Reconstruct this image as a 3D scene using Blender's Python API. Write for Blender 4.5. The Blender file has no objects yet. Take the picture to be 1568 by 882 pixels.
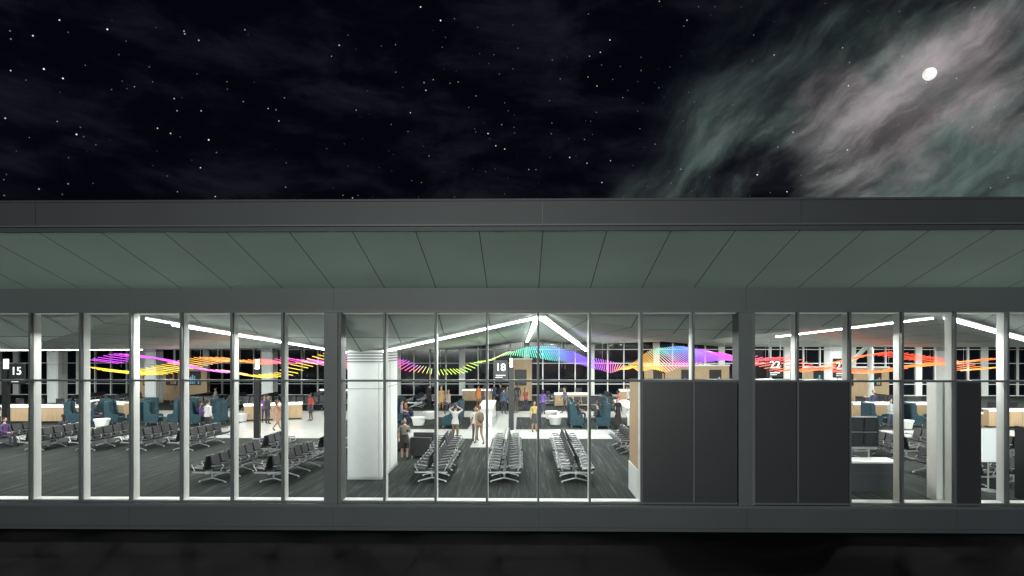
import bpy, math, random
from mathutils import Vector, Matrix
random.seed(7)
S=bpy.context.scene
S.view_settings.view_transform='Standard'
S.view_settings.look='None'
S.view_settings.exposure=0
COL=S.collection

# ---------------------------------------------------------------- materials
def nt(name):
    m=bpy.data.materials.new(name); m.use_nodes=True
    t=m.node_tree; return m,t,t.nodes['Principled BSDF']
def mat(name,c,rough=.6,metal=0.,spec=.5,var=.0,vscale=3.,bump=0.,bscale=60.):
    m,t,b=nt(name)
    b.inputs['Base Color'].default_value=(*c,1)
    b.inputs['Roughness'].default_value=rough
    b.inputs['Metallic'].default_value=metal
    b.inputs['Specular IOR Level'].default_value=spec
    if var>0:
        tc=t.nodes.new('ShaderNodeTexCoord'); n=t.nodes.new('ShaderNodeTexNoise')
        n.inputs['Scale'].default_value=vscale; n.inputs['Detail'].default_value=6
        r=t.nodes.new('ShaderNodeValToRGB')
        r.color_ramp.elements[0].position=.3; r.color_ramp.elements[1].position=.7
        r.color_ramp.elements[0].color=(*[v*(1-var) for v in c],1)
        r.color_ramp.elements[1].color=(*[min(1,v*(1+var)) for v in c],1)
        t.links.new(tc.outputs['Object'],n.inputs['Vector']); t.links.new(n.outputs['Fac'],r.inputs['Fac'])
        t.links.new(r.outputs['Color'],b.inputs['Base Color'])
    if bump>0:
        tc=t.nodes.new('ShaderNodeTexCoord'); n=t.nodes.new('ShaderNodeTexNoise'); n.inputs['Scale'].default_value=bscale
        bp=t.nodes.new('ShaderNodeBump'); bp.inputs['Strength'].default_value=bump; bp.inputs['Distance'].default_value=.01
        t.links.new(tc.outputs['Object'],n.inputs['Vector']); t.links.new(n.outputs['Fac'],bp.inputs['Height'])
        t.links.new(bp.outputs['Normal'],b.inputs['Normal'])
    return m
def emis(name,c,s):
    m,t,b=nt(name)
    b.inputs['Base Color'].default_value=(*c,1)
    b.inputs['Emission Color'].default_value=(*c,1)
    b.inputs['Emission Strength'].default_value=s
    return m
def M(t,op,a,b=None,c=None,clamp=False):
    n=t.nodes.new('ShaderNodeMath'); n.operation=op; n.use_clamp=clamp
    for i,v in enumerate((a,b,c)):
        if v is None: continue
        if isinstance(v,(int,float)): n.inputs[i].default_value=v
        else: t.links.new(v,n.inputs[i])
    return n.outputs[0]
def panel_mat(name,c,line,px,py,w,rough=.5,ox=.5,oy=0.,var=.08):
    """panelled surface: joints every px (x) and py (y) metres, w wide"""
    m=mat(name,c,rough,var=var,vscale=.35)
    t=m.node_tree; b=t.nodes['Principled BSDF']
    src=b.inputs['Base Color'].links[0].from_socket
    tc=t.nodes.new('ShaderNodeTexCoord'); sp=t.nodes.new('ShaderNodeSeparateXYZ')
    t.links.new(tc.outputs['Object'],sp.inputs[0])
    def ln(s,o,p):
        f=M(t,'FRACT',M(t,'DIVIDE',M(t,'SUBTRACT',s,o-500*p),p))
        return M(t,'LESS_THAN',f,w/p)
    l=ln(sp.outputs[0],ox,px)
    if py: l=M(t,'MAXIMUM',l,ln(sp.outputs[1],oy,py))
    mx=t.nodes.new('ShaderNodeMix'); mx.data_type='RGBA'
    t.links.new(l,mx.inputs[0]); t.links.new(src,mx.inputs[6]); mx.inputs[7].default_value=(*line,1)
    t.links.new(mx.outputs[2],b.inputs['Base Color'])
    return m

MT={}
MT['frame']=mat('frame_grey_metal',(.085,.097,.10),.45,.0,var=.06,vscale=.8)
MT['fascia']=mat('fascia_dark_metal',(.038,.041,.046),.5,var=.08,vscale=.5)
MT['base']=panel_mat('base_panel',(.052,.060,.067),(.03,.033,.036),6.08,0,.02,var=.10)
MT['header']=panel_mat('header_panel',(.074,.088,.087),(.045,.05,.05),12.16,0,.03,var=.06,ox=-5.58)
MT['soffit']=panel_mat('soffit_panel',(.60,.78,.70),(.12,.16,.145),1.52,0,.026,.55,var=.06)
MT['ceil']=panel_mat('ceiling_panel',(.50,.56,.53),(.12,.15,.14),1.52,1.9,.04,.7,var=.04)
MT['white']=mat('white_paint',(.80,.81,.79),.5,var=.03)
MT['offwhite']=mat('column_cladding',(.76,.79,.79),.4,var=.03)
MT['seam']=mat('shadow_gap',(.12,.13,.13),.6)
MT['spandrel']=mat('dark_spandrel_panel',(.031,.033,.037),.35,var=.06,vscale=.6)
MT['spandrel_in']=mat('spandrel_frame',(.06,.063,.07),.4)
MT['black']=mat('black_metal',(.012,.012,.014),.35)
MT['seat']=mat('black_upholstery',(.013,.015,.019),.42,var=.2,vscale=8)
MT['alu']=mat('polished_aluminium',(.66,.68,.70),.28,.6)
MT['teal']=mat('teal_fabric',(.009,.040,.056),.75,var=.25,vscale=6)
MT['dkfab']=mat('charcoal_fabric',(.03,.03,.034),.8,var=.2,vscale=6)
MT['nightglass']=mat('night_glazing',(.006,.007,.012),.08)
m,t,b=nt('oak_veneer')
tc=t.nodes.new('ShaderNodeTexCoord'); mp=t.nodes.new('ShaderNodeMapping'); mp.inputs['Scale'].default_value=(14,14,.8)
n=t.nodes.new('ShaderNodeTexNoise'); n.inputs['Scale'].default_value=1.5; n.inputs['Detail'].default_value=6
r=t.nodes.new('ShaderNodeValToRGB'); r.color_ramp.elements[0].color=(.34,.23,.13,1); r.color_ramp.elements[1].color=(.55,.41,.25,1)
t.links.new(tc.outputs['Object'],mp.inputs[0]); t.links.new(mp.outputs[0],n.inputs[0]); t.links.new(n.outputs['Fac'],r.inputs[0]); t.links.new(r.outputs[0],b.inputs['Base Color'])
b.inputs['Roughness'].default_value=.45; MT['wood']=m
# carpet
m,t,b=nt('striped_carpet')
tc=t.nodes.new('ShaderNodeTexCoord'); mp=t.nodes.new('ShaderNodeMapping'); mp.inputs['Scale'].default_value=(9,.35,1)
n=t.nodes.new('ShaderNodeTexNoise'); n.inputs['Scale'].default_value=1.; n.inputs['Detail'].default_value=5; n.inputs['Roughness'].default_value=.7
r=t.nodes.new('ShaderNodeValToRGB'); e=r.color_ramp.elements
e[0].position=.38; e[0].color=(.013,.016,.016,1); e[1].position=.76; e[1].color=(.105,.125,.12,1)
k=e.new(.56); k.color=(.027,.034,.032,1)
t.links.new(tc.outputs['Object'],mp.inputs[0]); t.links.new(mp.outputs[0],n.inputs[0]); t.links.new(n.outputs['Fac'],r.inputs[0]); t.links.new(r.outputs[0],b.inputs['Base Color'])
b.inputs['Roughness'].default_value=.95; b.inputs['Specular IOR Level'].default_value=.2; MT['carpet']=m
m=panel_mat('terrazzo_tile',(.50,.51,.49),(.34,.35,.34),.6,.6,.012,.22,var=.06); MT['tile']=m
m=mat('asphalt',(.0048,.0048,.005),.95,spec=.1,var=.4,vscale=.25,bump=.4,bscale=30); MT['asphalt']=m
# clear low-reflectance glazing
m=bpy.data.materials.new('clear_glazing'); m.use_nodes=True; t=m.node_tree; t.nodes.clear()
o=t.nodes.new('ShaderNodeOutputMaterial'); tr=t.nodes.new('ShaderNodeBsdfTransparent'); tr.inputs[0].default_value=(.95,.975,.96,1)
t.links.new(tr.outputs[0],o.inputs[0]); MT['glass']=m
MT['strip']=emis('linear_light_diffuser',(.97,1.,.97),15.)
MT['strip2']=emis('sign_lamp',(1,1,1),4.)
MT['digit']=emis('sign_lettering',(1,1,1),1.)
MT['board']=emis('glowing_notice_board',(.9,.95,.95),.30)  # glow added to whiten a board that is lit only from behind
MT['screen']=emis('display_screen',(.15,.3,.45),.5)
MT['art1']=emis('poster_teal',(.05,.35,.4),.25); MT['art2']=emis('poster_orange',(.5,.2,.05),.25)
m,t,b=nt('led_rod'); a=t.nodes.new('ShaderNodeAttribute'); a.attribute_name='Col'
t.links.new(a.outputs['Color'],b.inputs['Emission Color']); b.inputs['Emission Strength'].default_value=1.9
b.inputs['Base Color'].default_value=(.05,.05,.05,1); MT['led']=m

# ---------------------------------------------------------------- mesh builder
class B:
    def __init__(s): s.v=[];s.f=[];s.m=[];s.ml=[];s.sm=[]
    def mi(s,k):
        if k not in s.ml: s.ml.append(k)
        return s.ml.index(k)
    def add(s,vs,fs,k,smooth=False):
        o=len(s.v); s.v+=[tuple(p) for p in vs]; i=s.mi(k)
        for f in fs: s.f.append([o+q for q in f]); s.m.append(i); s.sm.append(smooth)
    def box(s,x0,x1,y0,y1,z0,z1,k):
        s.add([(x0,y0,z0),(x1,y0,z0),(x1,y1,z0),(x0,y1,z0),(x0,y0,z1),(x1,y0,z1),(x1,y1,z1),(x0,y1,z1)],
              [(3,2,1,0),(4,5,6,7),(0,1,5,4),(1,2,6,5),(2,3,7,6),(3,0,4,7)],k)
    def quad(s,a,b,c,d,k): s.add([a,b,c,d],[(0,1,2,3)],k)
    def tri(s,a,b,c,k): s.add([a,b,c],[(0,1,2)],k)
    def prof(s,pts,a0,a1,k,axis='y'):
        n=len(pts); vs=[]
        for a in (a0,a1):
            for (p,q) in pts: vs.append((p,a,q) if axis=='y' else (a,p,q))
        fs=[tuple(range(n)),tuple(range(2*n-1,n-1,-1))]+[(i,n+i,n+(i+1)%n,(i+1)%n) for i in range(n)]
        s.add(vs,fs,k)
    def cyl(s,p,q,r0,r1,k,n=8,smooth=True):
        p=Vector(p);q=Vector(q);d=(q-p).normalized()
        u=d.orthogonal().normalized(); w=d.cross(u); vs=[]
        for c,r in ((p,r0),(q,r1)):
            for i in range(n):
                a=2*math.pi*i/n; vs.append(c+u*r*math.cos(a)+w*r*math.sin(a))
        s.add(vs,[(i,(i+1)%n,n+(i+1)%n,n+i) for i in range(n)],k,smooth)
        s.add(vs[:n],[tuple(range(n-1,-1,-1))],k); s.add(vs[n:],[tuple(range(n))],k)
    def ell(s,c,r,k,nu=12,nv=8,v0=0.,v1=1.,rot=None):
        vs=[];R=rot or Matrix.Identity(3)
        for j in range(nv+1):
            th=math.pi*(v0+(v1-v0)*j/nv)
            for i in range(nu):
                ph=2*math.pi*i/nu
                vs.append(Vector(c)+R@Vector((r[0]*math.sin(th)*math.cos(ph),r[1]*math.sin(th)*math.sin(ph),r[2]*math.cos(th))))
        s.add(vs,[(j*nu+i,(j+1)*nu+i,(j+1)*nu+(i+1)%nu,j*nu+(i+1)%nu) for j in range(nv) for i in range(nu)],k,True)
    def mesh(s,name):
        me=bpy.data.meshes.new(name); me.from_pydata(s.v,[],s.f)
        for k in s.ml: me.materials.append(MT[k] if isinstance(k,str) else k)
        me.polygons.foreach_set('material_index',s.m); me.polygons.foreach_set('use_smooth',s.sm)
        me.update(); return me
    def obj(s,name,parent=None,loc=(0,0,0),rz=0,bevel=0):
        return place(s.mesh(name),name,parent,loc,rz,bevel)
def place(me,name,parent=None,loc=(0,0,0),rz=0,bevel=0):
    o=bpy.data.objects.new(name,me); COL.objects.link(o); o.location=loc; o.rotation_euler=(0,0,rz)
    if parent: o.parent=parent
    if bevel:
        bv=o.modifiers.new('Bevel','BEVEL'); bv.width=bevel; bv.segments=2; bv.limit_method='ANGLE'
    return o
def empty(name,loc=(0,0,0),rz=0):
    o=bpy.data.objects.new(name,None); COL.objects.link(o); o.location=loc; o.rotation_euler=(0,0,rz); o.empty_display_size=.3; return o

# ---------------------------------------------------------------- ground
b=B(); b.quad((-1500,-1500,-.8),(1500,-1500,-.8),(1500,1500,-.8),(-1500,1500,-.8),'asphalt'); b.obj('ground')

# ---------------------------------------------------------------- terminal building
T=empty('airport_terminal_building')
MOD=1.52; X0=.50; XA=X0+MOD*-36; XB=X0+MOD*36   # bays of 8 modules
YB=38.4
# exterior roof
b=B()
yo=-3.52
b.quad((XA,0.0,6.34),(XB,0.0,6.34),(XB,yo+.06,7.39),(XA,yo+.06,7.39),'soffit')
b.obj('soffit',T)
b=B()
b.box(XA,XB,yo,yo+.3,7.53,8.08,'fascia'); b.box(XA,XB,yo-.035,yo+.3,7.492,7.53,'frame')
b.box(XA,XB,yo+.03,yo+.3,7.38,7.492,'fascia'); b.box(XA,XB,yo-.03,yo+.4,8.08,8.13,'fascia')
b.box(XA,XB,yo+.4,YB+1,8.0,8.12,'fascia')
for i in range(-12,13):   # joints of the fascia sheets
    b.box(X0+i*6.08-.005,X0+i*6.08+.005,yo-.003,yo+.01,7.53,8.08,'black')
b.obj('roof_fascia',T)
# header, base, pilasters
b=B()
b.box(XA,XB,-.06,.35,5.665,6.36,'header'); b.box(XA,XB,-.09,-.062,5.64,5.70,'frame')
b.box(XA,XB,.0,.35,6.36,8.0,'fascia')
b.obj('header_beam',T)
b=B()
b.box(XA,XB,-.12,.35,-.9,-.10,'base'); b.box(XA,XB,-.17,.02,-.10,-.015,'frame'); b.box(XA,XB,-.145,-.121,-.72,-.69,'spandrel_in')
b.obj('base_wall',T)
b=B()
for j in range(-4,6):
    x=X0-6.08+12.16*(j-0)
    if x<XA or x>XB: continue
    b.box(x-.24,x+.16,-.16,.36,-.012,5.63,'frame'); b.box(x+.16,x+.255,-.11,.36,-.012,5.63,'seam')
b.obj('pilasters',T)
b=B()
for k in range(-36,37):
    if (k-4)%8==0: continue
    x=X0+MOD*k
    b.box(x-.030,x+.030,-.075,.0,-.01,5.638,'frame')
    b.box(x-.026,x+.026,.06,.34,.055,5.655,'white')
    b.box(x-.018,x+.018,0,.06,.0,5.64,'seam')
b.box(XA,XB,-.055,-.001,3.585,3.645,'frame'); b.box(XA,XB,.062,.17,3.59,3.64,'white')
b.box(XA,XB,-.06,.0,-.01,.045,'frame'); b.box(XA,XB,.035,.34,-.05,.05,'white')
b.box(XA,XB,.07,.30,5.60,5.66,'white')
b.obj('curtain_wall_mullions',T)
# glazing panes and spandrels
bg=B(); bs=B()
for k in range(-36,36):
    x0=X0+MOD*k+.03; x1=x0+MOD-.06
    def pane(a,c,z0,z1): bg.quad((a,.03,z0),(c,.03,z0),(c,.03,z1),(a,.03,z1),'glass')
    pane(x0,x1,3.64,5.64)
    if k in (2,3,4,5,8):
        xe=x1 if k!=8 else x0+.72
        bs.box(x0-.02,xe+.02,-.03,.02,.0,3.585,'spandrel')
        bs.box(x0,xe,-.045,-.031,.0,.05,'spandrel_in')
        if k==8: pane(xe+.03,x1,.05,3.59)
    else: pane(x0,x1,.05,3.59)
bg.obj('glazing',T); bs.obj('spandrel_panels',T)
# closet behind the spandrels
b=B()
b.box(3.53,9.62,.36,1.85,0,3.56,'wood'); b.box(3.52,9.63,.35,1.86,3.56,3.58,'spandrel_in')
b.box(3.50,3.53,.36,1.86,0,.9,'offwhite')
b.obj('utility_enclosure',T)
b=B()
b.box(12.45,13.02,.42,.85,0,3.6,'white'); b.obj('white_pier',T)
# floor
b=B(); b.quad((XA,.3,0),(XB,.3,0),(XB,YB,0),(XA,YB,0),'carpet')
b.box(XA,XB,.3,YB,-.4,-.01,'seam')
b.obj('carpet_floor',T)
b=B(); z=.004
def sheet(x0,x1,y0,y1): b.quad((x0,y0,z),(x1,y0,z),(x1,y1,z),(x0,y1,z),'tile')
sheet(XA,XB,12.2,15.5); sheet(XA,XB,21.2,24.8)
for x0,x1 in((-17,-11),(-3,-.3),(9,13)): sheet(x0,x1,15.5,21.2)
sheet(-2.35,-1.45,9.6,12.2)
b.obj('tile_floor',T)
# ceiling
b=B(); zf=5.66
def zv(j): # valley height
    return {0:4.44,1:4.86}.get(j,4.5 if j<0 else 4.6)
for j in range(-4,5):
    xr=X0+12.16*j; xl=xr-6.08; xq=xr+6.08; a=zv(j); c=zv(j+1)
    if xl<XA-.1: continue
    Fl=(xl,.3,zf);P=(xr,.3,zf);Fr=(xq,.3,zf);Nl=(xl,3,a);Nr=(xq,3,c);R=(xr,YB,5.12);Vl=(xl,YB,a-.02);Vr=(xq,YB,c-.02)
    b.tri(Fl,Nl,P,'ceil'); b.tri(P,Nr,Fr,'ceil'); b.tri(P,Nl,R,'ceil'); b.tri(Nl,Vl,R,'ceil'); b.tri(P,R,Nr,'ceil'); b.tri(Nr,R,Vr,'ceil')
b.obj('folded_ceiling',T)
# back and end walls
b=B()
b.box(XA,XB,YB+.05,YB+.3,0,8,'nightglass')
x=XA
i=0
while x<XB:
    w=.28 if i%4==0 else .045
    b.box(x-w,x+w,YB-.16,YB+.04,0,5.3,'white'); x+=MOD; i+=1
for zz in (.0,1.05,3.0,4.3): b.box(XA,XB,YB-.06,YB+.045,zz,zz+.07,'white')
b.box(XA-.3,XA,0,YB+.3,-.8,8,'header'); b.box(XB,XB+.3,0,YB+.3,-.8,8,'header')
b.obj('rear_window_wall',T)
# rear feature walls in oak with posters
b=B()
for (x0,x1,h) in ((10.5,17.6,2.95),(-1.0,.9,3.5),(-33,-27,2.7),(24,31,2.8)):
    b.box(x0,x1,33.0,33.4,0,h,'wood'); b.box(x0-.05,x1+.05,32.95,33.45,h,h+.12,'white')
    n=int((x1-x0)/1.8)
    for q in range(n):
        cx=x0+(q+.5)*(x1-x0)/n
        b.box(cx-.5,cx+.5,32.93,32.99,1.3,min(h-.2,2.65),'black'); 
        if x0>5 or x0<-5:
            for u in range(5):
                b.box(cx-.42+.17*u,cx-.3+.17*u,32.915,32.929,1.4,1.6+random.random()*.8,random.choice(['art1','art2','screen','black']))
b.obj('oak_feature_walls',T)
# white clad interior column with inset panels
def clad_column(x0,x1,y0,y1,h):
    b=B(); b.box(x0,x1,y0,y1,0,h,'offwhite')
    b.box(x0-.01,x1+.012,y0-.012,y1+.012,0,.10,'alu')
    for q in range(4): b.box(x0-.02,x1+.022,y0-.022,y1+.022,h-.42+.1*q,h-.385+.1*q,'seam')
    b.box(x0-.006,x1+.007,y0-.007,y1+.007,3.15,3.165,'seam')
    b.box(x1+.001,x1+.008,(y0+y1)/2-.008,(y0+y1)/2+.008,.1,h-.45,'seam')
    b.box(x1-.10,x1-.088,y0-.007,y0-.001,.1,h-.45,'seam')
    return b.obj('clad_column',T)
clad_column(-6.05,-4.86,3.0,5.6,4.5)
for cx in (-38,-30,-20.5): clad_column(cx-.45,cx+.45,30,31,4.6)
for cx in (25,34): clad_column(cx-.45,cx+.45,30,31,4.7)
b=B(); b.cyl((24,28,2.2),(26.5,28,4.9),.16,.16,'white',10); b.cyl((26.6,28,0),(26.5,28,4.9),.2,.2,'white',12); b.obj('braced_strut',T)

# ---------------------------------------------------------------- linear lights
def strip(p,q,w,name='linear_ceiling_light',mk='strip'):
    p=Vector(p);q=Vector(q);d=(q-p).normalized(); u=d.cross(Vector((0,0,1))).normalized(); n=u.cross(d)
    b=B(); h=.04
    def bx(hw,lo,hi,k):
        vs=[]
        for c in (p,q):
            vs+=[c-u*hw+n*lo,c+u*hw+n*lo,c+u*hw+n*hi,c-u*hw+n*hi]
        b.add(vs,[(0,1,2,3),(7,6,5,4),(0,4,5,1),(1,5,6,2),(2,6,7,3),(3,7,4,0)],k)
    bx(w/2,-h,0,mk); bx(w/2+.015,.002,.05,'white')
    b.obj(name)
strip((.45,.45,5.52),(-4.75,2.85,4.47),.17)
strip((.5,.5,5.54),(.5,36,5.03),.17)
strip((.62,.5,5.53),(4.6,24,4.32),.24)
strip((-11.5,.45,5.50),(-6.1,2.85,4.42),.22)
strip((-11.0,.95,5.32),(-6.1,3.7,4.40),.10)
strip((12.8,.45,5.50),(18.2,2.85,4.58),.24)
strip((12.4,.5,5.50),(9.4,4.5,5.0),.07)
strip((-42,20,4.42),(-29.5,20,4.42),.12)
strip((-36,9,4.42),(-25.5,22,4.42),.10)
strip((-23.7,.5,5.50),(-18.6,2.8,4.52),.14); strip((-24,.5,5.50),(-29.5,2.8,4.48),.14)
strip((24.8,.5,5.50),(30.6,2.85,4.56),.14); strip((24.6,.5,5.50),(19.4,2.75,4.60),.14)
# added area lamps that fill the interior, no fixtures modelled
DL=empty('interior_fill_lamps')
def down(x,y,z,e,s=.16):
    l=bpy.data.lights.new('fill_lamp','AREA'); l.shape='DISK'; l.size=s; l.energy=e; l.color=(1,1,.96)
    o=bpy.data.objects.new('fill_lamp',l); COL.objects.link(o); o.location=(x,y,z); o.parent=DL
for j in range(-3,4):
    for dx in (-2.6,2.6):
        for y in (7,14,21,28,34.5): down(X0+12.16*j+dx,y,4.86,330)
for k in range(-18,19):          # perimeter row just inside the glass
    if k%2==0: down(X0+MOD*(k+.5),.95,5.05 if (k-4)%8 not in(0,7) else 4.95,55,.12)
# ---------------------------------------------------------------- kinetic colour ribbon
TB=[(-20.3,3.93,3.55),(-19,4.18,3.34),(-17.5,4.24,3.25),(-16.3,4.18,3.25),(-15.3,4.18,3.25),(-14.1,4.02,3.4),(-12.9,3.87,3.18),(-11.65,4.02,3.15),(-10.7,4.33,3.34),(-9.3,4.39,3.65),(-7.3,4.1,3.6),(-5.95,3.96,3.65),(-4.9,3.65,3.45),(-3.95,3.47,3.33),(-3,3.52,3.38),(-1.8,4.0,3.85),(-.56,4.4,4.2),(.36,4.6,4.1),(1.6,4.64,3.9),(2.5,4.42,3.75),(3.45,4.1,3.5),(4.4,3.95,3.3),(5.3,3.87,3.35),(6.2,4.33,3.4),(7.1,4.55,3.7),(8.1,4.64,3.93),(9,4.5,4.0),(9.8,4.33,3.93),(11.1,4.0,3.8),(12.4,4.1,3.4),(13.6,3.75,3.3),(14.8,4.15,3.3),(16.7,4.3,3.4),(18.5,4.15,3.7),(19.8,4.15,3.5),(21,4.15,3.35),(21.9,4,3.6)]
CT=[(-20.3,(1,.75,.03),(.7,.05,.9)),(-17,(1,.75,.03),(.75,.06,.9)),(-15,(1,.35,.03),(.8,.1,.8)),(-13,(1,.3,.03),(1,.7,.03)),(-11.2,(1,.08,.35),(1,.75,.05)),(-9.5,(.85,.05,.8),(1,.6,.03)),(-7,(.8,.05,.8),(1,.2,.05)),(-5.3,(.55,.1,.9),(1,.05,.15)),(-4.2,(.3,.85,.1),(.9,.75,.05)),(-2.5,(.9,.8,.05),(.3,.85,.1)),(-1,(.9,.5,.1),(.1,.85,.3)),(0,(.1,.8,.6),(.05,.9,.4)),(1.2,(.05,.6,.9),(.1,.85,.7)),(2.2,(.12,.2,1),(.3,.15,1)),(3.4,(.3,.08,1),(.45,.1,1)),(4.2,(.7,.05,.8),(.9,.1,.5)),(5,(1,.4,.03),(1,.65,.05)),(6.2,(1,.4,.05),(1,.7,.05)),(6.9,(.1,.8,.5),(1,.1,.5)),(8,(.08,.4,1),(.5,.08,1)),(9,(.35,.08,1),(.4,.08,1)),(9.9,(.8,.05,.8),(.9,.1,.5)),(11,(1,.06,.12),(1,.1,.05)),(14,(1,.07,.03),(1,.25,.03)),(17,(1,.2,.03),(1,.06,.03)),(19.5,(1,.3,.03),(1,.12,.03)),(21.9,(1,.15,.03),(1,.4,.03))]
def lerp(tab,x):
    for a,c in zip(tab,tab[1:]):
        if x<=c[0]:
            f=(x-a[0])/(c[0]-a[0]); f=max(0,f); f2=f*f*(3-2*f)
            return [ (a[i]+(c[i]-a[i])*f2 if not isinstance(a[i],tuple) else tuple(p+(q-p)*f for p,q in zip(a[i],c[i]))) for i in (1,2)]
    return list(tab[-1][1:])
b=B(); cols=[]
def rod(p,q,cp,cq,r):
    for g in range(3):
        a=p.lerp(q,g/3); c=p.lerp(q,(g+1)/3); n0=len(b.f)
        b.cyl(a,c,r,r,'led',5)
        f=(g+.5)/3
        cc=tuple(u+(v-u)*f for u,v in zip(cp,cq))
        globals()['cols'].extend([cc]*(len(b.f)-n0))
x=-20.3
while x<21.9:
    zt,zb=lerp(TB,x); ct,cb=lerp(CT,x)
    mid=(zt+zb)/2; h=(zt-zb)/2
    if -9.2<x<10.4:
        dense=x>-1.2
        s=math.sin(x*.42+.9); sg=max(-1,min(1,s*2.2))
        hf=max(abs(sg),.45)*(1 if sg>=0 else -1)
        sk=.30*math.sin(x*.6)
        p=Vector((x-sk,9.5,mid+h*hf)); q=Vector((x+sk,11.9,mid-h*hf))
        cp,cq=(ct,cb) if hf>0 else (cb,ct)
        rod(p,q,cp,cq,.018)
        x+=.10 if dense else .17
    else:
        # the wings: two thin bands that cross each other
        ph=x*.52+.6
        za=mid+h*1.0*math.cos(ph); zc=mid-h*1.0*math.cos(ph)
        t1=.15 if x<0 else .12
        rod(Vector((x,9.5,za+t1)),Vector((x+.10,11.9,za-t1)),ct,ct,.016)
        rod(Vector((x+.15,9.7,zc+t1*.8)),Vector((x+.22,11.7,zc-t1*.8)),cb,cb,.016)
        x+=.25
me=b.mesh('light_rods'); ca=me.color_attributes.new('Col','FLOAT_COLOR','CORNER')
for pl,c in zip(me.polygons,cols):
    for li in pl.loop_indices: ca.data[li].color=(*c,1)
SC=empty('suspended_light_sculpture'); place(me,'light_rods',SC)
b=B()
for q in range(-20,22,2):
    for yy in (9.6,11.8): b.cyl((q,yy,3.6 if abs(q)>1 else 4.2),(q,yy,5.0),.004,.004,'alu',4)
b.obj('suspension_cables',SC)

# ---------------------------------------------------------------- seats
def seat_mesh(n,double=True):
    b=B(); W=.56; L=n*W
    for sgn in ((1,-1) if double else (1,)):
        for i in range(n):
            y0=-L/2+i*W+.035; y1=y0+W-.07
            P=lambda pts:[(sgn*p,q) for p,q in pts]
            b.prof(P([(.14,.415),(.60,.455),(.635,.48),(.63,.515),(.58,.52),(.16,.475)]),y0,y1,'seat')
            b.prof(P([(.15,.47),(.20,.49),(.135,.72),(.085,.93),(.065,.94),(.045,.925),(.085,.70)]),y0+.01,y1-.01,'seat')
        for i in range(n+1):
            y=-L/2+i*W
            pts=[(sgn*.13,y,.60),(sgn*.50,y,.665),(sgn*.56,y,.63),(sgn*.45,y,.43)]
            for a,c in zip(pts,pts[1:]): b.cyl(a,c,.016,.016,'alu',6)
            b.box(min(sgn*.2,sgn*.5),max(sgn*.2,sgn*.5),y-.028,y+.028,.665,.685,'black')
    b.box(-.05,.05,-L/2-.05,L/2+.05,.34,.41,'alu')
    b.box(-.55 if double else -.1,.55,-L/2,-L/2+.03,.36,.40,'alu'); b.box(-.55 if double else -.1,.55,L/2-.03,L/2,.36,.40,'alu')
    m=max(2,n//2+1)
    for i in range(m):
        y=-L/2+.28+i*(L-.56)/(m-1)
        b.cyl((0,y,.36),(0,y,.12),.035,.03,'alu',8)
        for sx in (-1,1):
            b.cyl((0,y,.15),(sx*.46,y,.035),.028,.018,'alu',6)
            b.cyl((sx*.46,y,.035),(sx*.46,y,.0),.03,.035,'alu',8)
            b.cyl((sx*.03,y,.34),(sx*.42,y,.41),.022,.018,'alu',6)
    return b.mesh('beam_seating')
SM={n:seat_mesh(n) for n in (3,4,5,6)}
def seats(n,x,y,rz=0): return place(SM[n],'beam_seating',None,(x,y,.0),rz)
# centre bay rows running away from the glass
for x in (-3.05,-.58,1.85): seats(6,x,4.1)
seats(4,-3.15,7.6); seats(6,-.62,7.8); seats(6,1.9,7.8)
seats(5,4.75,9.2); seats(4,4.8,5.6)
# left bay rows
for x in (-10.45,-8.35): seats(6,x,3.9,-.06)
seats(3,-10.5,7.6,-.06); seats(5,-8.0,7.7,-.06)
for x in (-21.6,-19.3,-17.0,-14.9): seats(5,x,9.7,-.12)
seats(5,-24.2,9.8,-.12); seats(4,-29,9)
# right bay rows
for (x,y) in ((13.6,8.2),(15.6,8.2),(18,8.4),(20.2,8.4),(11.6,9.5),(16.4,3.6),(14.9,3.4)): seats(5,x,y)
# rear rows
for x in (-34,-31,-25,-22.4,-19.8,-10.5,-8,9,11.5,14,19,21.5,24,28): seats(6,x,28.6)
for x in (-16.5,-14,-6.5,2.2,4.6,7,17): seats(5,x,30.5,.0)
for x in (-24,-20,-16,5.5,9.5,20,26): seats(6,x,26,math.pi/2)

# ---------------------------------------------------------------- lounge chair
def lounge():
    b=B()
    b.prof([(-.34,.16),(.36,.16),(.38,.42),(.34,.47),(-.34,.42)],-.30,.30,'teal')
    b.prof([(-.30,.40),(-.20,.44),(-.30,1.32),(-.34,1.38),(-.41,1.38),(-.46,1.30),(-.42,.16),(-.30,.16)],-.36,.36,'teal')
    for y0,y1 in((-.40,-.31),(.31,.40)):
        b.prof([(-.42,.14),(.34,.14),(.36,.55),(.28,.62),(-.02,.66),(-.12,.85),(-.13,1.26),(-.2,1.36),(-.40,1.36)],y0,y1,'teal')
    for sx in(-.33,.28):
        for sy in(-.3,.3): b.cyl((sx,sy,.15),(sx*1.05,sy*1.05,0),.022,.014,'alu',6)
    return b.mesh('high_back_lounge_chair')
LM=lounge()
def lch(x,y,rz): place(LM,'high_back_lounge_chair',None,(x,y,.005),rz,.03)
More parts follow.
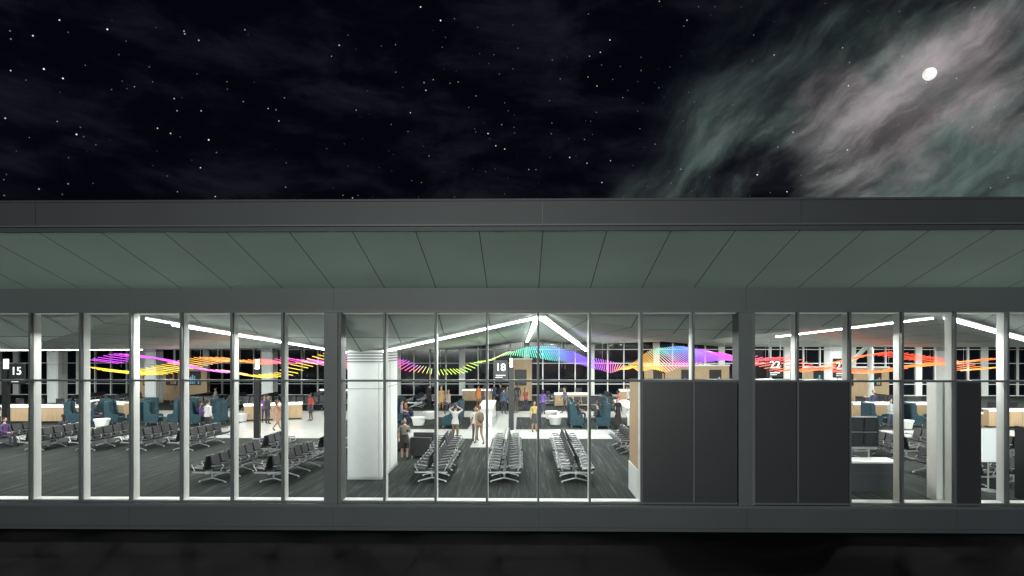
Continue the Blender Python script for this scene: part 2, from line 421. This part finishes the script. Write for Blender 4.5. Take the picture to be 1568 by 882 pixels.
for x,y,r in [(-26.6,17.4,.3),(-25.5,17.6,2.9),(-24.1,17.3,.1),(-22.9,17.5,3.0),(-21.7,17.2,.2),(-20.5,17.5,2.9),(-19.2,17.2,0.2),(-18.1,17.5,3.1),
  (-23.5,19.6,-1.4),(-21,19.7,-1.5),(-19,19.5,1.7),(-26,19.6,1.5),
  (-7.5,18.3,.1),(-7.5,19.6,0),(-7.4,20.7,.1),(-8.6,17.6,.1),(-4.15,16.4,3.1),(-4.0,17.7,3.05),(-4.0,19,3.1),
  (3.2,16.5,0),(3.25,17.8,.1),(3.3,19.1,0),(3.4,20.4,0),(4.6,16.3,3.1),(4.7,17.6,3.1),(4.9,18.9,3.1),(5,20.2,3.1),
  (20.4,17.3,.2),(21.6,17.5,3.0),(22.8,17.3,.1),(24.0,17.5,3.0),(25.2,17.3,.1)]: lch(x,y,r)
# charcoal club armchairs
def club():
    b=B()
    b.box(-.40,.42,-.26,.26,.12,.44,'dkfab'); b.box(-.42,-.22,-.44,.44,.10,.86,'dkfab')
    b.box(-.215,.42,-.44,-.27,.10,.64,'dkfab'); b.box(-.215,.42,.27,.44,.10,.64,'dkfab')
    for sx in(-.36,.36):
        for sy in(-.38,.38): b.cyl((sx,sy,.1),(sx,sy,0),.025,.02,'alu',6)
    return b.mesh('club_armchair')
CM=club()
for x,y,r in((-4.1,7.3,1.4),(-4.25,8.7,1.5),(-5.5,8.9,-1.3)): place(CM,'club_armchair',None,(x,y,0),r,.035)
# round tables
def rtab():
    b=B(); b.cyl((0,0,.40),(0,0,.50),.40,.42,'white',28); b.cyl((0,0,.03),(0,0,.40),.30,.38,'white',28); b.cyl((0,0,0),(0,0,.03),.28,.28,'black',24); return b.mesh('round_side_table')
RM=rtab()
for x,y in((-6.0,17.0),(2.0,17.4),(-23.9,15.9),(1.9,20.2),(-5.8,20),(21.5,16),(-17.2,18.6)): place(RM,'round_side_table',None,(x,y,.005))
# high work table
b=B(); b.box(-.45,.45,-2.6,2.6,1.0,1.06,'white')
for y in(-2.4,2.4): b.box(-.4,.4,y-.04,y+.04,0,.998,'white')
b.box(-.03,.03,-2.36,2.36,.3,.36,'alu')
me=b.mesh('high_work_table'); place(me,'high_work_table',None,(-2.1,19.2,.005),0,.008); place(me,'high_work_table',None,(6.6,19.6,.005),0,.008)
# gate counters
def counter(x,y,L,rz=0,top='strip2'):
    b=B()
    b.box(-L/2,L/2,-.30,.10,.10,1.02,'wood'); b.box(-L/2+.05,L/2-.05,-.26,.06,0,.10,'black')
    b.box(-L/2-.04,L/2+.04,-.36,.20,1.02,1.08,'white'); b.box(-L/2,L/2,.101,.6,.72,.76,'white')
    b.box(-L/2,-L/2+.06,.101,.6,0,.719,'wood'); b.box(L/2-.06,L/2,.101,.6,0,.719,'wood')
    b.box(-L/2,L/2,-.325,-.302,.96,1.0,top)
    n=int(L/1.2)
    for i in range(n):
        cx=-L/2+(i+.5)*L/n
        b.box(cx-.008,cx+.008,-.306,-.301,.1,.95,'seam')
        b.box(cx-.25,cx+.25,.3,.33,1.12,1.42,'black'); b.box(cx-.03,cx+.03,.30,.33,.76,1.12,'black'); b.box(cx-.12,cx+.12,.22,.42,.762,.775,'black')
    b.obj('gate_counter',None,(x,y,.0),rz,.006)
counter(-29,18.2,5,.0); counter(-26.6,20.6,4,-.5); counter(-15.6,19.6,3.4,.35); counter(-15.2,32,3.2); counter(-3.6,32.2,2.6); counter(9.6,31.8,3.0); counter(24.5,20.6,7,0.); counter(29,16.8,5,.0); counter(3.8,28,2.5)
# near-glass desk on the right and the six-panel display stand
b=B(); b.box(10.3,11.95,1.5,2.1,0,.92,'spandrel_in'); b.box(10.22,12.03,1.42,2.18,.92,.98,'white'); b.box(10.3,11.95,1.49,1.499,.6,.61,'seam'); b.obj('service_desk',None,(0,0,0),0,.008)
b=B()
for i in range(3):
    for j in range(2):
        x0=10.85+i*.52; z0=1.15+j*.52
        b.box(x0,x0+.49,3.2,3.27,z0,z0+.49,'black'); b.box(x0+.03,x0+.46,3.19,3.199,z0+.03,z0+.46,'seat')
b.box(10.85,12.38,3.28,3.33,1.05,2.2,'alu')
for x in(11.1,12.1):
    b.cyl((x,3.3,0.02),(x,3.3,1.1),.03,.03,'alu',8); b.box(x-.25,x+.25,3.0,3.6,0,.03,'alu')
b.obj('display_panel_stand')
b=B(); b.box(14.72,15.25,1.6,1.65,.95,2.0,'board'); b.box(14.69,15.28,1.655,1.69,.92,2.03,'alu'); b.cyl((14.98,1.71,0),(14.98,1.71,1.98),.025,.025,'alu',8); b.cyl((14.98,1.71,0),(14.98,1.71,.03),.25,.25,'alu',20); b.obj('notice_board_stand')
b=B(); b.box(15.15,15.27,.5,.9,0,2.2,'black'); b.box(15.17,15.25,.45,.499,.3,1.9,'seat'); b.obj('charging_totem')

# ---------------------------------------------------------------- gate signs
def sign(x,y,txt,post=True,side=1,zc=3.35,board=True,k=1.):
    E=empty('gate_sign',(x,y,0)); b=B()
    if post:
        b.box(-.14,.14,-.10,.10,0,3.5,'black'); b.box(-.17,.17,-.13,.13,0,.06,'alu')
        b.box(-.07,.07,-.08,.08,3.5,3.98,'strip2'); b.box(-.10,.10,-.1,.1,3.98,4.02,'black')
        x0=.18 if side>0 else -.98
    else:
        x0=-.4
        b.cyl((-.3,0,zc),(-.3,0,5.0),.012,.012,'alu',6); b.cyl((.3,0,zc),(.3,0,5.0),.012,.012,'alu',6)
    if board:
        b.box(x0,x0+.8*k,-.05,.05,zc-.62*k,zc+.42*k,'black')
        b.box(x0+.14*k,x0+.66*k,-.056,-.052,zc-.42*k,zc-.39*k,'digit'); b.box(x0+.14*k,x0+.5*k,-.056,-.052,zc-.52*k,zc-.50*k,'digit')
    b.obj('sign_body',E)
    if board:
        c=bpy.data.curves.new('digits','FONT'); c.body=txt; c.size=.56*k; c.extrude=.008; c.align_x='CENTER'; c.align_y='CENTER'; c.offset=.002
        c.materials.append(MT['digit'])
        o=bpy.data.objects.new('digits',c); COL.objects.link(o); o.parent=E; o.location=(x0+.4*k,-.065,zc+.02); o.rotation_euler=(math.pi/2,0,0)
sign(-26.1,12.1,'15'); sign(-13.2,11.9,'16',board=False); sign(-.55,14.9,'18',side=-1,zc=3.45); sign(10.95,12.0,'17',side=1,zc=3.15,k=.6)
sign(13.75,14.9,'22',post=False,zc=3.6); sign(17.3,14.9,'22',post=False,zc=3.55)

# ---------------------------------------------------------------- people
CLOTH={}
def cm(c,r=.8):
    c=tuple(c)
    if c not in CLOTH: CLOTH[c]=mat('cloth_%d'%len(CLOTH),c,r,var=.12,vscale=14)
    return CLOTH[c]
SKIN=[mat('skin_light',(.46,.29,.22),.5),mat('skin_tan',(.32,.18,.12),.5),mat('skin_dark',(.13,.065,.042),.5)]
EYE=mat('eye',(.02,.015,.012),.3); LIP=mat('lip',(.35,.12,.10),.5)
def person(x,y,rz,top,bot,hair=(.02,.014,.01),sk=0,H=1.75,pose='stand',arm='down',sleeve='short',skirt=None,coat=None,long=False,pack=None,phase=1):
    skin=SKIN[sk]; mt=cm(top); mb=cm(bot); sh=cm((.02,.018,.016)); hr=cm(hair)
    J={};sit=(pose=='sit'); dz=-.39 if sit else 0
    J['pel']=((0,0,.95+dz),.125); J['wa']=((0,.0,1.10+dz),.112); J['ch']=((0,.0,1.29+dz),.130); J['nb']=((0,.005,1.44+dz),.07); J['nk']=((0,-.005,1.53+dz),.05)
    for s,n in((1,'l'),(-1,'r')):
        w=.165
        J['sh'+n]=((s*w,.0,1.405+dz),.058)
        if arm=='down': e=(s*.225,.03,1.13);wv=(s*.235,-.05,.89)
        elif arm=='phone': e=(s*.21,.0,1.13);wv=(s*.08,-.24,1.19)
        elif arm=='head': e=(s*.33,-.10,1.53);wv=(s*.12,-.06,1.66)
        elif arm=='one' and s>0: e=(s*.22,-.0,1.13);wv=(s*.10,-.25,1.30)
        elif arm=='lap': e=(s*.22,-.03,1.14);wv=(s*.10,-.28,1.06)
        else: e=(s*.225,.03,1.13);wv=(s*.235,-.05,.89)
        if pose=='walk' and arm=='down': 
            e=(s*.22,.10*s*phase,1.14); wv=(s*.23,(.16*s*phase)-.10,.91)
        J['el'+n]=((e[0],e[1],e[2]+dz),.042); J['wr'+n]=((wv[0],wv[1],wv[2]+dz),.027)
        J['hi'+n]=((s*.085,0,.88+dz),.088)
        if sit: J['kn'+n]=((s*.11,-.43,.50),.062);J['an'+n]=((s*.11,-.42,.10),.04);J['to'+n]=((s*.12,-.60,.045),.035)
        elif pose=='walk':
            f=s*phase; J['kn'+n]=((s*.09,-.10 if f>0 else .02,.50),.060); J['an'+n]=((s*.09,-.22 if f>0 else .30,.10 if f>0 else .15),.038); J['to'+n]=((s*.10,-.40 if f>0 else .16,.045),.034)
        else: J['kn'+n]=((s*.10,-.02,.49),.060);J['an'+n]=((s*.11,.03,.10),.038);J['to'+n]=((s*.125,-.15,.04),.035)
    arms=mt if sleeve=='long' else skin
    legs=skin if skirt else mb
    ED=[('pel','wa',mt),('wa','ch',mt),('ch','nb',mt),('nb','nk',skin)]
    for n in 'lr': ED+=[('ch','sh'+n,mt),('sh'+n,'el'+n,mt),('el'+n,'wr'+n,arms),('pel','hi'+n,mb),('hi'+n,'kn'+n,mb),('kn'+n,'an'+n,legs),('an'+n,'to'+n,sh)]
    ks=list(J); me=bpy.data.meshes.new('sk'); me.from_pydata([J[k][0] for k in ks],[(ks.index(a),ks.index(c)) for a,c,_ in ED],[])
    o=bpy.data.objects.new('sk',me); COL.objects.link(o); o.modifiers.new('Skin','SKIN')
    for i,k in enumerate(ks):
        sv=me.skin_vertices[0].data[i]; r=J[k][1]; sv.radius=(r*1.12,r*.86) if k in('pel','wa','ch') else (r,r); sv.use_root=(i==0)
    ss=o.modifiers.new('Sub','SUBSURF'); ss.levels=2; ss.render_levels=2
    dg=bpy.context.evaluated_depsgraph_get(); em=o.evaluated_get(dg).to_mesh()
    b=B(); segs=[(Vector(J[a][0]),Vector(J[c][0]),J[a][1],J[c][1],mm) for a,c,mm in ED]
    vs=[tuple(v.co) for v in em.vertices]; groups={}
    for p in em.polygons:
        c=p.center; best=None
        for a,q,ra,rb,mm in segs:
            d=q-a; tt=max(0,min(1,(c-a).dot(d)/d.length_squared)); dist=(c-(a+d*tt)).length-(ra+(rb-ra)*tt)
            if best is None or dist<best[0]: best=(dist,mm)
        groups.setdefault(best[1],[]).append(tuple(p.vertices))
    o0=len(b.v); b.v+=vs
    for mm,fs in groups.items():
        i=b.mi(mm)
        for f in fs: b.f.append([o0+q for q in f]); b.m.append(i); b.sm.append(True)
    o.evaluated_get(dg).to_mesh_clear(); bpy.data.objects.remove(o); bpy.data.meshes.remove(me)
    # head
    hz=1.63+dz; b.ell((0,-.015,hz),(.073,.092,.115),skin,14,10)
    b.ell((0,-.03,hz-.055),(.052,.065,.06),skin,12,8)
    b.cyl((0,-.10,hz+.015),(0,-.122,hz-.022),.008,.014,skin,6)
    for s in(-1,1):
        b.ell((s*.03,-.097,hz+.008),(.011,.008,.007),EYE,8,5); b.ell((s*.075,0,hz-.01),(.010,.02,.03),skin,8,6)
    b.ell((0,-.099,hz-.055),(.022,.008,.006),LIP,8,4)
    R=Matrix.Rotation(math.radians(-24),3,'X')
    b.ell((0,.004,hz+.018),(.084,.102,.118),hr,16,8,0,.55,R)
    if long:
        b.ell((0,.05,hz-.09),(.088,.055,.19),hr,12,10)
    # hands
    for s,n in((1,'l'),(-1,'r')):
        wr=Vector(J['wr'+n][0]); el=Vector(J['el'+n][0]); d=(wr-el).normalized(); side=d.cross(Vector((s,0,0.01))).normalized()
        pn=side.cross(d).normalized(); pc=wr+d*.045
        b.cyl(wr-d*.02,pc,.026,.036,skin,8); b.ell(pc+d*.01,(.036,.036,.036),skin,8,6)
        for fi,(off,ln) in enumerate(((-.028,.055),(-.010,.068),(.009,.062),(.027,.048))):
            r0=pc+d*.03+side*off; r1=r0+d*ln*.55; r2=r1+(d*.8+pn*(-.6*s)).normalized()*ln*.5
            b.cyl(r0,r1,.0095,.0085,skin,5); b.cyl(r1,r2,.0085,.007,skin,5)
        t0=pc-side*.03; t1=t0-side*.025+d*.03; b.cyl(t0,t1,.012,.010,skin,5); b.cyl(t1,t1+d*.03,.010,.008,skin,5)
    def flare(z0,z1,r0,r1,mk,ry=.78):
        nseg=20;vs=[]
        for j in range(6):
            f=j/5; z=z0+(z1-z0)*f; r=r0+(r1-r0)*f
            for i in range(nseg):
                a=2*math.pi*i/nseg; rr=r*(1+.05*f*math.sin(a*6)); vs.append((rr*math.cos(a),rr*ry*math.sin(a)+(.02*f),z+dz))
        b.add(vs,[(j*nseg+i,(j+1)*nseg+i,(j+1)*nseg+(i+1)%nseg,j*nseg+(i+1)%nseg) for j in range(5) for i in range(nseg)],mk,True)
    if skirt and not sit: flare(1.06,skirt,.145,.21 if skirt>.4 else .26,mb)
    if coat and not sit: flare(1.22,coat,.17,.24,mt,.85)
    if not skirt and not coat and not sit: flare(1.08,.88,.155,.175,mt,.82)
    if pack:
        k=cm(pack); b.ell((0,.19,1.22+dz),(.15,.11,.24),k,12,8)
        for s in(-1,1): b.cyl((s*.10,.12,1.40+dz),(s*.11,-.125,1.36+dz),.018,.018,k,6); b.cyl((s*.11,-.125,1.36+dz),(s*.12,-.02,1.05+dz),.018,.018,k,6)
    if arm in('phone','one'): b.box(.03,.10,-.33,-.32,1.2+dz,1.34+dz,'black')
    ob=b.obj('person',None,(x,y,.012),rz); ob.scale=(H/1.75,)*3
    return ob
pi=math.pi
person(-16.6,13.6,pi*.9,(.6,.6,.6),(.02,.022,.03),sk=1,arm='one',sleeve='long',H=1.8)
person(-17.1,14.6,.3,(.03,.03,.05),(.03,.03,.035),sk=0,H=1.75,arm='phone',sleeve='long')
person(-15.5,18,.5,(.12,.05,.2),(.03,.03,.05),sk=1,long=True,H=1.65)
person(-15.0,17.3,2.6,(.03,.03,.035),(.03,.03,.05),sk=1,H=1.78,sleeve='long')
person(-13.35,14.7,2.4,(.30,.18,.13),(.24,.15,.10),long=True,coat=.55,H=1.72,pose='walk',sleeve='long',hair=(.08,.04,.02))
person(-13.0,18.9,-.6,(.35,.04,.03),(.03,.03,.04),sk=2,skirt=.62,H=1.72)
person(-4.75,6.5,.35,(.22,.20,.18),(.04,.03,.03),long=True,skirt=.72,H=1.72,arm='one',hair=(.035,.018,.012))
person(-3.17,10.9,pi-.2,(.46,.46,.46),(.18,.13,.08),arm='head',H=1.8,hair=(.03,.02,.015))
person(-1.97,10.3,pi*1.15,(.26,.18,.12),(.22,.16,.11),pack=(.12,.09,.06),H=1.84,pose='walk',hair=(.12,.07,.03))
person(-2.25,11.4,.4,(.50,.50,.48),(.05,.06,.09),H=1.70,long=True,sk=1)
person(-5.8,25.4,.2,(.45,.28,.12),(.35,.2,.08),H=1.72,coat=.6,sleeve='long',long=True,hair=(.2,.1,.03))
person(-6.9,26.6,2.6,(.02,.02,.025),(.02,.02,.03),H=1.82,sleeve='long')
person(-3.2,26.8,2.9,(.5,.2,.07),(.25,.14,.07),H=1.78,coat=.7,sleeve='long')
person(-2.1,28.2,.1,(.04,.05,.10),(.03,.03,.04),H=1.8,sleeve='long')
person(-1.55,26.8,-.7,(.02,.02,.025),(.03,.03,.05),H=1.84,sleeve='long',sk=1)
person(-1.05,25.6,.9,(.09,.07,.06),(.02,.02,.02),H=1.7,long=True,sleeve='long')
person(-.3,27.2,.2,(.02,.02,.022),(.02,.02,.025),H=1.86,sleeve='long',sk=2)
person(-2.7,24.4,2.0,(.06,.06,.08),(.03,.03,.04),H=1.76,sleeve='long')
person(-1.2,22.8,2.8,(.05,.08,.14),(.03,.03,.05),H=1.8,sleeve='long')
person(-.35,23.4,-2.4,(.03,.03,.04),(.10,.08,.06),H=1.74,sk=1)
person(.3,24.6,.6,(.25,.06,.05),(.03,.03,.04),H=1.68,long=True)
person(-4.9,22.2,.8,(.30,.26,.2),(.05,.05,.07),H=1.74,pose='walk')
person(3.0,23.4,-1.2,(.10,.10,.12),(.03,.03,.04),H=1.8,pose='walk',sleeve='long')
person(.70,14.4,.3,(.45,.36,.12),(.05,.05,.06),H=1.68,long=True,skirt=.55,sk=1)
person(.95,15.6,2.8,(.03,.03,.05),(.03,.03,.05),H=1.76,sleeve='long')
person(1.45,22.5,2.8,(.14,.08,.32),(.05,.04,.10),H=1.70,sleeve='long',long=True)
person(5.45,16.0,.4,(.012,.012,.014),(.012,.012,.014),H=1.76,sleeve='long',skirt=.12,long=True)
person(6.4,21.8,-1.3,(.4,.1,.08),(.05,.05,.08),H=1.7,sk=2)
person(7.6,25,-1.9,(.5,.5,.45),(.08,.1,.2),H=1.78)
person(20.6,15.9,.2,(.32,.42,.46),(.05,.06,.1),H=1.7,arm='lap')
person(-9.6,23,1.6,(.1,.13,.25),(.04,.04,.05),H=1.78,pose='walk',pack=(.03,.03,.05))
person(-27.6,19.4,pi,(.05,.06,.1),(.03,.03,.05),H=1.75,sleeve='long')
person(23,21.6,.1,(.05,.06,.12),(.03,.03,.05),H=1.75,sleeve='long')
# seated
person(-23.80,9.4,pi/2-.12,(.09,.05,.16),(.03,.03,.05),pose='sit',arm='lap',sleeve='long')
person(-18.95,17.22,pi/2+.2,(.10,.05,.20),(.04,.04,.06),pose='sit',arm='lap',sleeve='long',sk=1,long=True)
person(4.35,16.3,-pi/2,(.02,.02,.03),(.02,.02,.03),pose='sit',arm='lap',sleeve='long')
person(-7.25,18.3,pi/2+.1,(.28,.25,.3),(.04,.05,.1),pose='sit',arm='lap',sk=0)
person(-7.25,19.6,pi/2,(.35,.16,.10),(.04,.05,.1),pose='sit',arm='lap',sk=2)
person(-22.0,10.6,-pi/2-.12,(.05,.06,.08),(.03,.03,.05),pose='sit',arm='lap',sleeve='long',long=True)
person(-24.05,28.8,-pi/2,(.3,.3,.3),(.04,.05,.1),pose='sit',arm='lap')
person(-25.2,17.2,pi/2,(.03,.04,.05),(.03,.03,.05),pose='sit',arm='lap',sleeve='long')
person(3.5,19.1,pi/2,(.05,.05,.06),(.04,.05,.1),pose='sit',arm='lap',sk=1)

# ---------------------------------------------------------------- moon
mo,t,bb=nt('moon_surface')
tc=t.nodes.new('ShaderNodeTexCoord'); n=t.nodes.new('ShaderNodeTexNoise'); n.inputs['Scale'].default_value=.35; n.inputs['Detail'].default_value=4
r=t.nodes.new('ShaderNodeValToRGB'); r.color_ramp.elements[0].position=.35; r.color_ramp.elements[0].color=(.66,.64,.60,1); r.color_ramp.elements[1].position=.6; r.color_ramp.elements[1].color=(1,.98,.94,1)
t.links.new(tc.outputs['Object'],n.inputs[0]); t.links.new(n.outputs['Fac'],r.inputs[0]); t.links.new(r.outputs[0],bb.inputs['Emission Color']); bb.inputs['Emission Strength'].default_value=1.0
b=B(); b.ell((0,0,0),(3.9,3.9,3.9),mo,32,20); b.obj('moon',None,(.687*380,1.011*380-17.6,.458*380+4.64))

# ---------------------------------------------------------------- night sky
W=bpy.data.worlds.new('World'); S.world=W; W.use_nodes=True; t=W.node_tree; t.nodes.clear()
out=t.nodes.new('ShaderNodeOutputWorld'); bg=t.nodes.new('ShaderNodeBackground'); t.links.new(bg.outputs[0],out.inputs[0])
tc=t.nodes.new('ShaderNodeTexCoord'); D=tc.outputs['Generated']; sp=t.nodes.new('ShaderNodeSeparateXYZ'); t.links.new(D,sp.inputs[0]); X,Y,Z=sp.outputs
def comb(a,b_,c):
    n=t.nodes.new('ShaderNodeCombineXYZ')
    for i,v in enumerate((a,b_,c)):
        if isinstance(v,(int,float)): n.inputs[i].default_value=v
        else: t.links.new(v,n.inputs[i])
    return n.outputs[0]
def noise(vec,sc,det=6,ro=.55,dist=0):
    n=t.nodes.new('ShaderNodeTexNoise'); n.inputs['Scale'].default_value=sc; n.inputs['Detail'].default_value=det; n.inputs['Roughness'].default_value=ro; n.inputs['Distortion'].default_value=dist
    t.links.new(vec,n.inputs['Vector']); return n.outputs['Fac']
def mr(v,a,b_,c=0.,d=1.,sm=True):
    n=t.nodes.new('ShaderNodeMapRange'); n.interpolation_type='SMOOTHSTEP' if sm else 'LINEAR'
    t.links.new(v,n.inputs['Value']); n.inputs['From Min'].default_value=a; n.inputs['From Max'].default_value=b_; n.inputs['To Min'].default_value=c; n.inputs['To Max'].default_value=d
    return n.outputs[0]
nn=M(t,'SUBTRACT',M(t,'MULTIPLY',M(t,'SUBTRACT',X,.24),.752),M(t,'MULTIPLY',M(t,'SUBTRACT',Z,.238),.658))
tt=M(t,'ADD',M(t,'MULTIPLY',X,.658),M(t,'MULTIPLY',Z,.752))
warp=noise(D,2.6,2)
w1=M(t,'MULTIPLY',M(t,'SUBTRACT',warp,.5),.16)
wf=M(t,'MULTIPLY',M(t,'SUBTRACT',noise(D,14,4,.6),.5),.035)
nw=M(t,'ADD',nn,M(t,'ADD',w1,wf))
nA=noise(comb(nw,M(t,'MULTIPLY',tt,.22),M(t,'MULTIPLY',Y,.3)),20,9,.62,.1)
nB=noise(comb(nw,M(t,'MULTIPLY',tt,.50),M(t,'MULTIPLY',Y,.4)),8.0,5,.55,.1)
nC=noise(comb(M(t,'ADD',X,3.1),Y,M(t,'MULTIPLY',Z,1.2)),5.5,6,.55,.2)
mask=mr(M(t,'ADD',nn,M(t,'MULTIPLY',w1,1.6)),-.13,.10)
cl=M(t,'MULTIPLY',mr(nA,.32,.72,.15,1),mr(nB,.38,.64))
vd=t.nodes.new('ShaderNodeVectorMath'); vd.operation='DISTANCE'; t.links.new(D,vd.inputs[0]); vd.inputs[1].default_value=(.527,.775,.351)
glow=mr(vd.outputs['Value'],.0,.30,1,0)
core=mr(vd.outputs['Value'],.0,.09,1,0)
pk=M(t,'MULTIPLY',mr(nC,.44,.60),mr(vd.outputs['Value'],.03,.30,1,.1))
mixc=t.nodes.new('ShaderNodeMix'); mixc.data_type='RGBA'; t.links.new(pk,mixc.inputs[0]); mixc.inputs[6].default_value=(.115,.165,.148,1); mixc.inputs[7].default_value=(.29,.26,.265,1)
amt=M(t,'MULTIPLY',mask,M(t,'ADD',M(t,'MULTIPLY',cl,1.25),M(t,'ADD',M(t,'MULTIPLY',glow,.07),M(t,'MULTIPLY',core,.35))))
amt=M(t,'MULTIPLY',amt,mr(Y,-.1,.25))
def vscale(c,f):
    n=t.nodes.new('ShaderNodeVectorMath'); n.operation='SCALE'; t.links.new(c,n.inputs[0]) if not isinstance(c,tuple) else setattr(n.inputs[0],'default_value',c)
    if isinstance(f,(int,float)): n.inputs['Scale'].default_value=f
    else: t.links.new(f,n.inputs['Scale'])
    return n.outputs[0]
def vadd(a,c):
    n=t.nodes.new('ShaderNodeVectorMath'); n.operation='ADD'; t.links.new(a,n.inputs[0]); t.links.new(c,n.inputs[1]); return n.outputs[0]
c1=vscale(mixc.outputs[2],amt)
fn=noise(comb(M(t,'MULTIPLY',X,1.),Y,M(t,'MULTIPLY',Z,2.8)),6.5,8,.6,.3)
c2=vscale((.0095,.0092,.0112),mr(fn,.42,.80))
vo=t.nodes.new('ShaderNodeTexVoronoi'); vo.inputs['Scale'].default_value=76; t.links.new(D,vo.inputs['Vector'])
sc=t.nodes.new('ShaderNodeSeparateColor'); t.links.new(vo.outputs['Color'],sc.inputs[0])
clus=mr(noise(D,3.2,2),.40,.60,.25,1)
st=M(t,'MULTIPLY',M(t,'MULTIPLY',mr(vo.outputs['Distance'],.03,.092,1,0),M(t,'ADD',M(t,'POWER',sc.outputs[0],5.),.06)),clus)
c3=vscale((1.7,1.7,1.75),st)
base=t.nodes.new('ShaderNodeCombineXYZ'); base.inputs[0].default_value=.0013; base.inputs[1].default_value=.0013; base.inputs[2].default_value=.0042
tot=vadd(vadd(base.outputs[0],c1),vadd(c2,c3))
t.links.new(tot,bg.inputs[0]); bg.inputs[1].default_value=1.

# added fill from behind the camera for apron ambience, low and soft
l=bpy.data.lights.new('fill_sun','SUN'); l.energy=2.2; l.angle=math.radians(22); l.color=(.95,1,.97)
o=bpy.data.objects.new('fill_sun',l); COL.objects.link(o)
o.rotation_euler=Vector((.08,1,-.018)).to_track_quat('-Z','Y').to_euler()

# ---------------------------------------------------------------- camera
c=bpy.data.cameras.new('camera'); c.sensor_width=36; c.lens=910/1568*36; c.shift_y=.0568; c.clip_end=4000; c.clip_start=.1
o=bpy.data.objects.new('camera',c); COL.objects.link(o); o.location=(0,-17.6,4.64); o.rotation_euler=(math.pi/2,0,.0157); S.camera=o
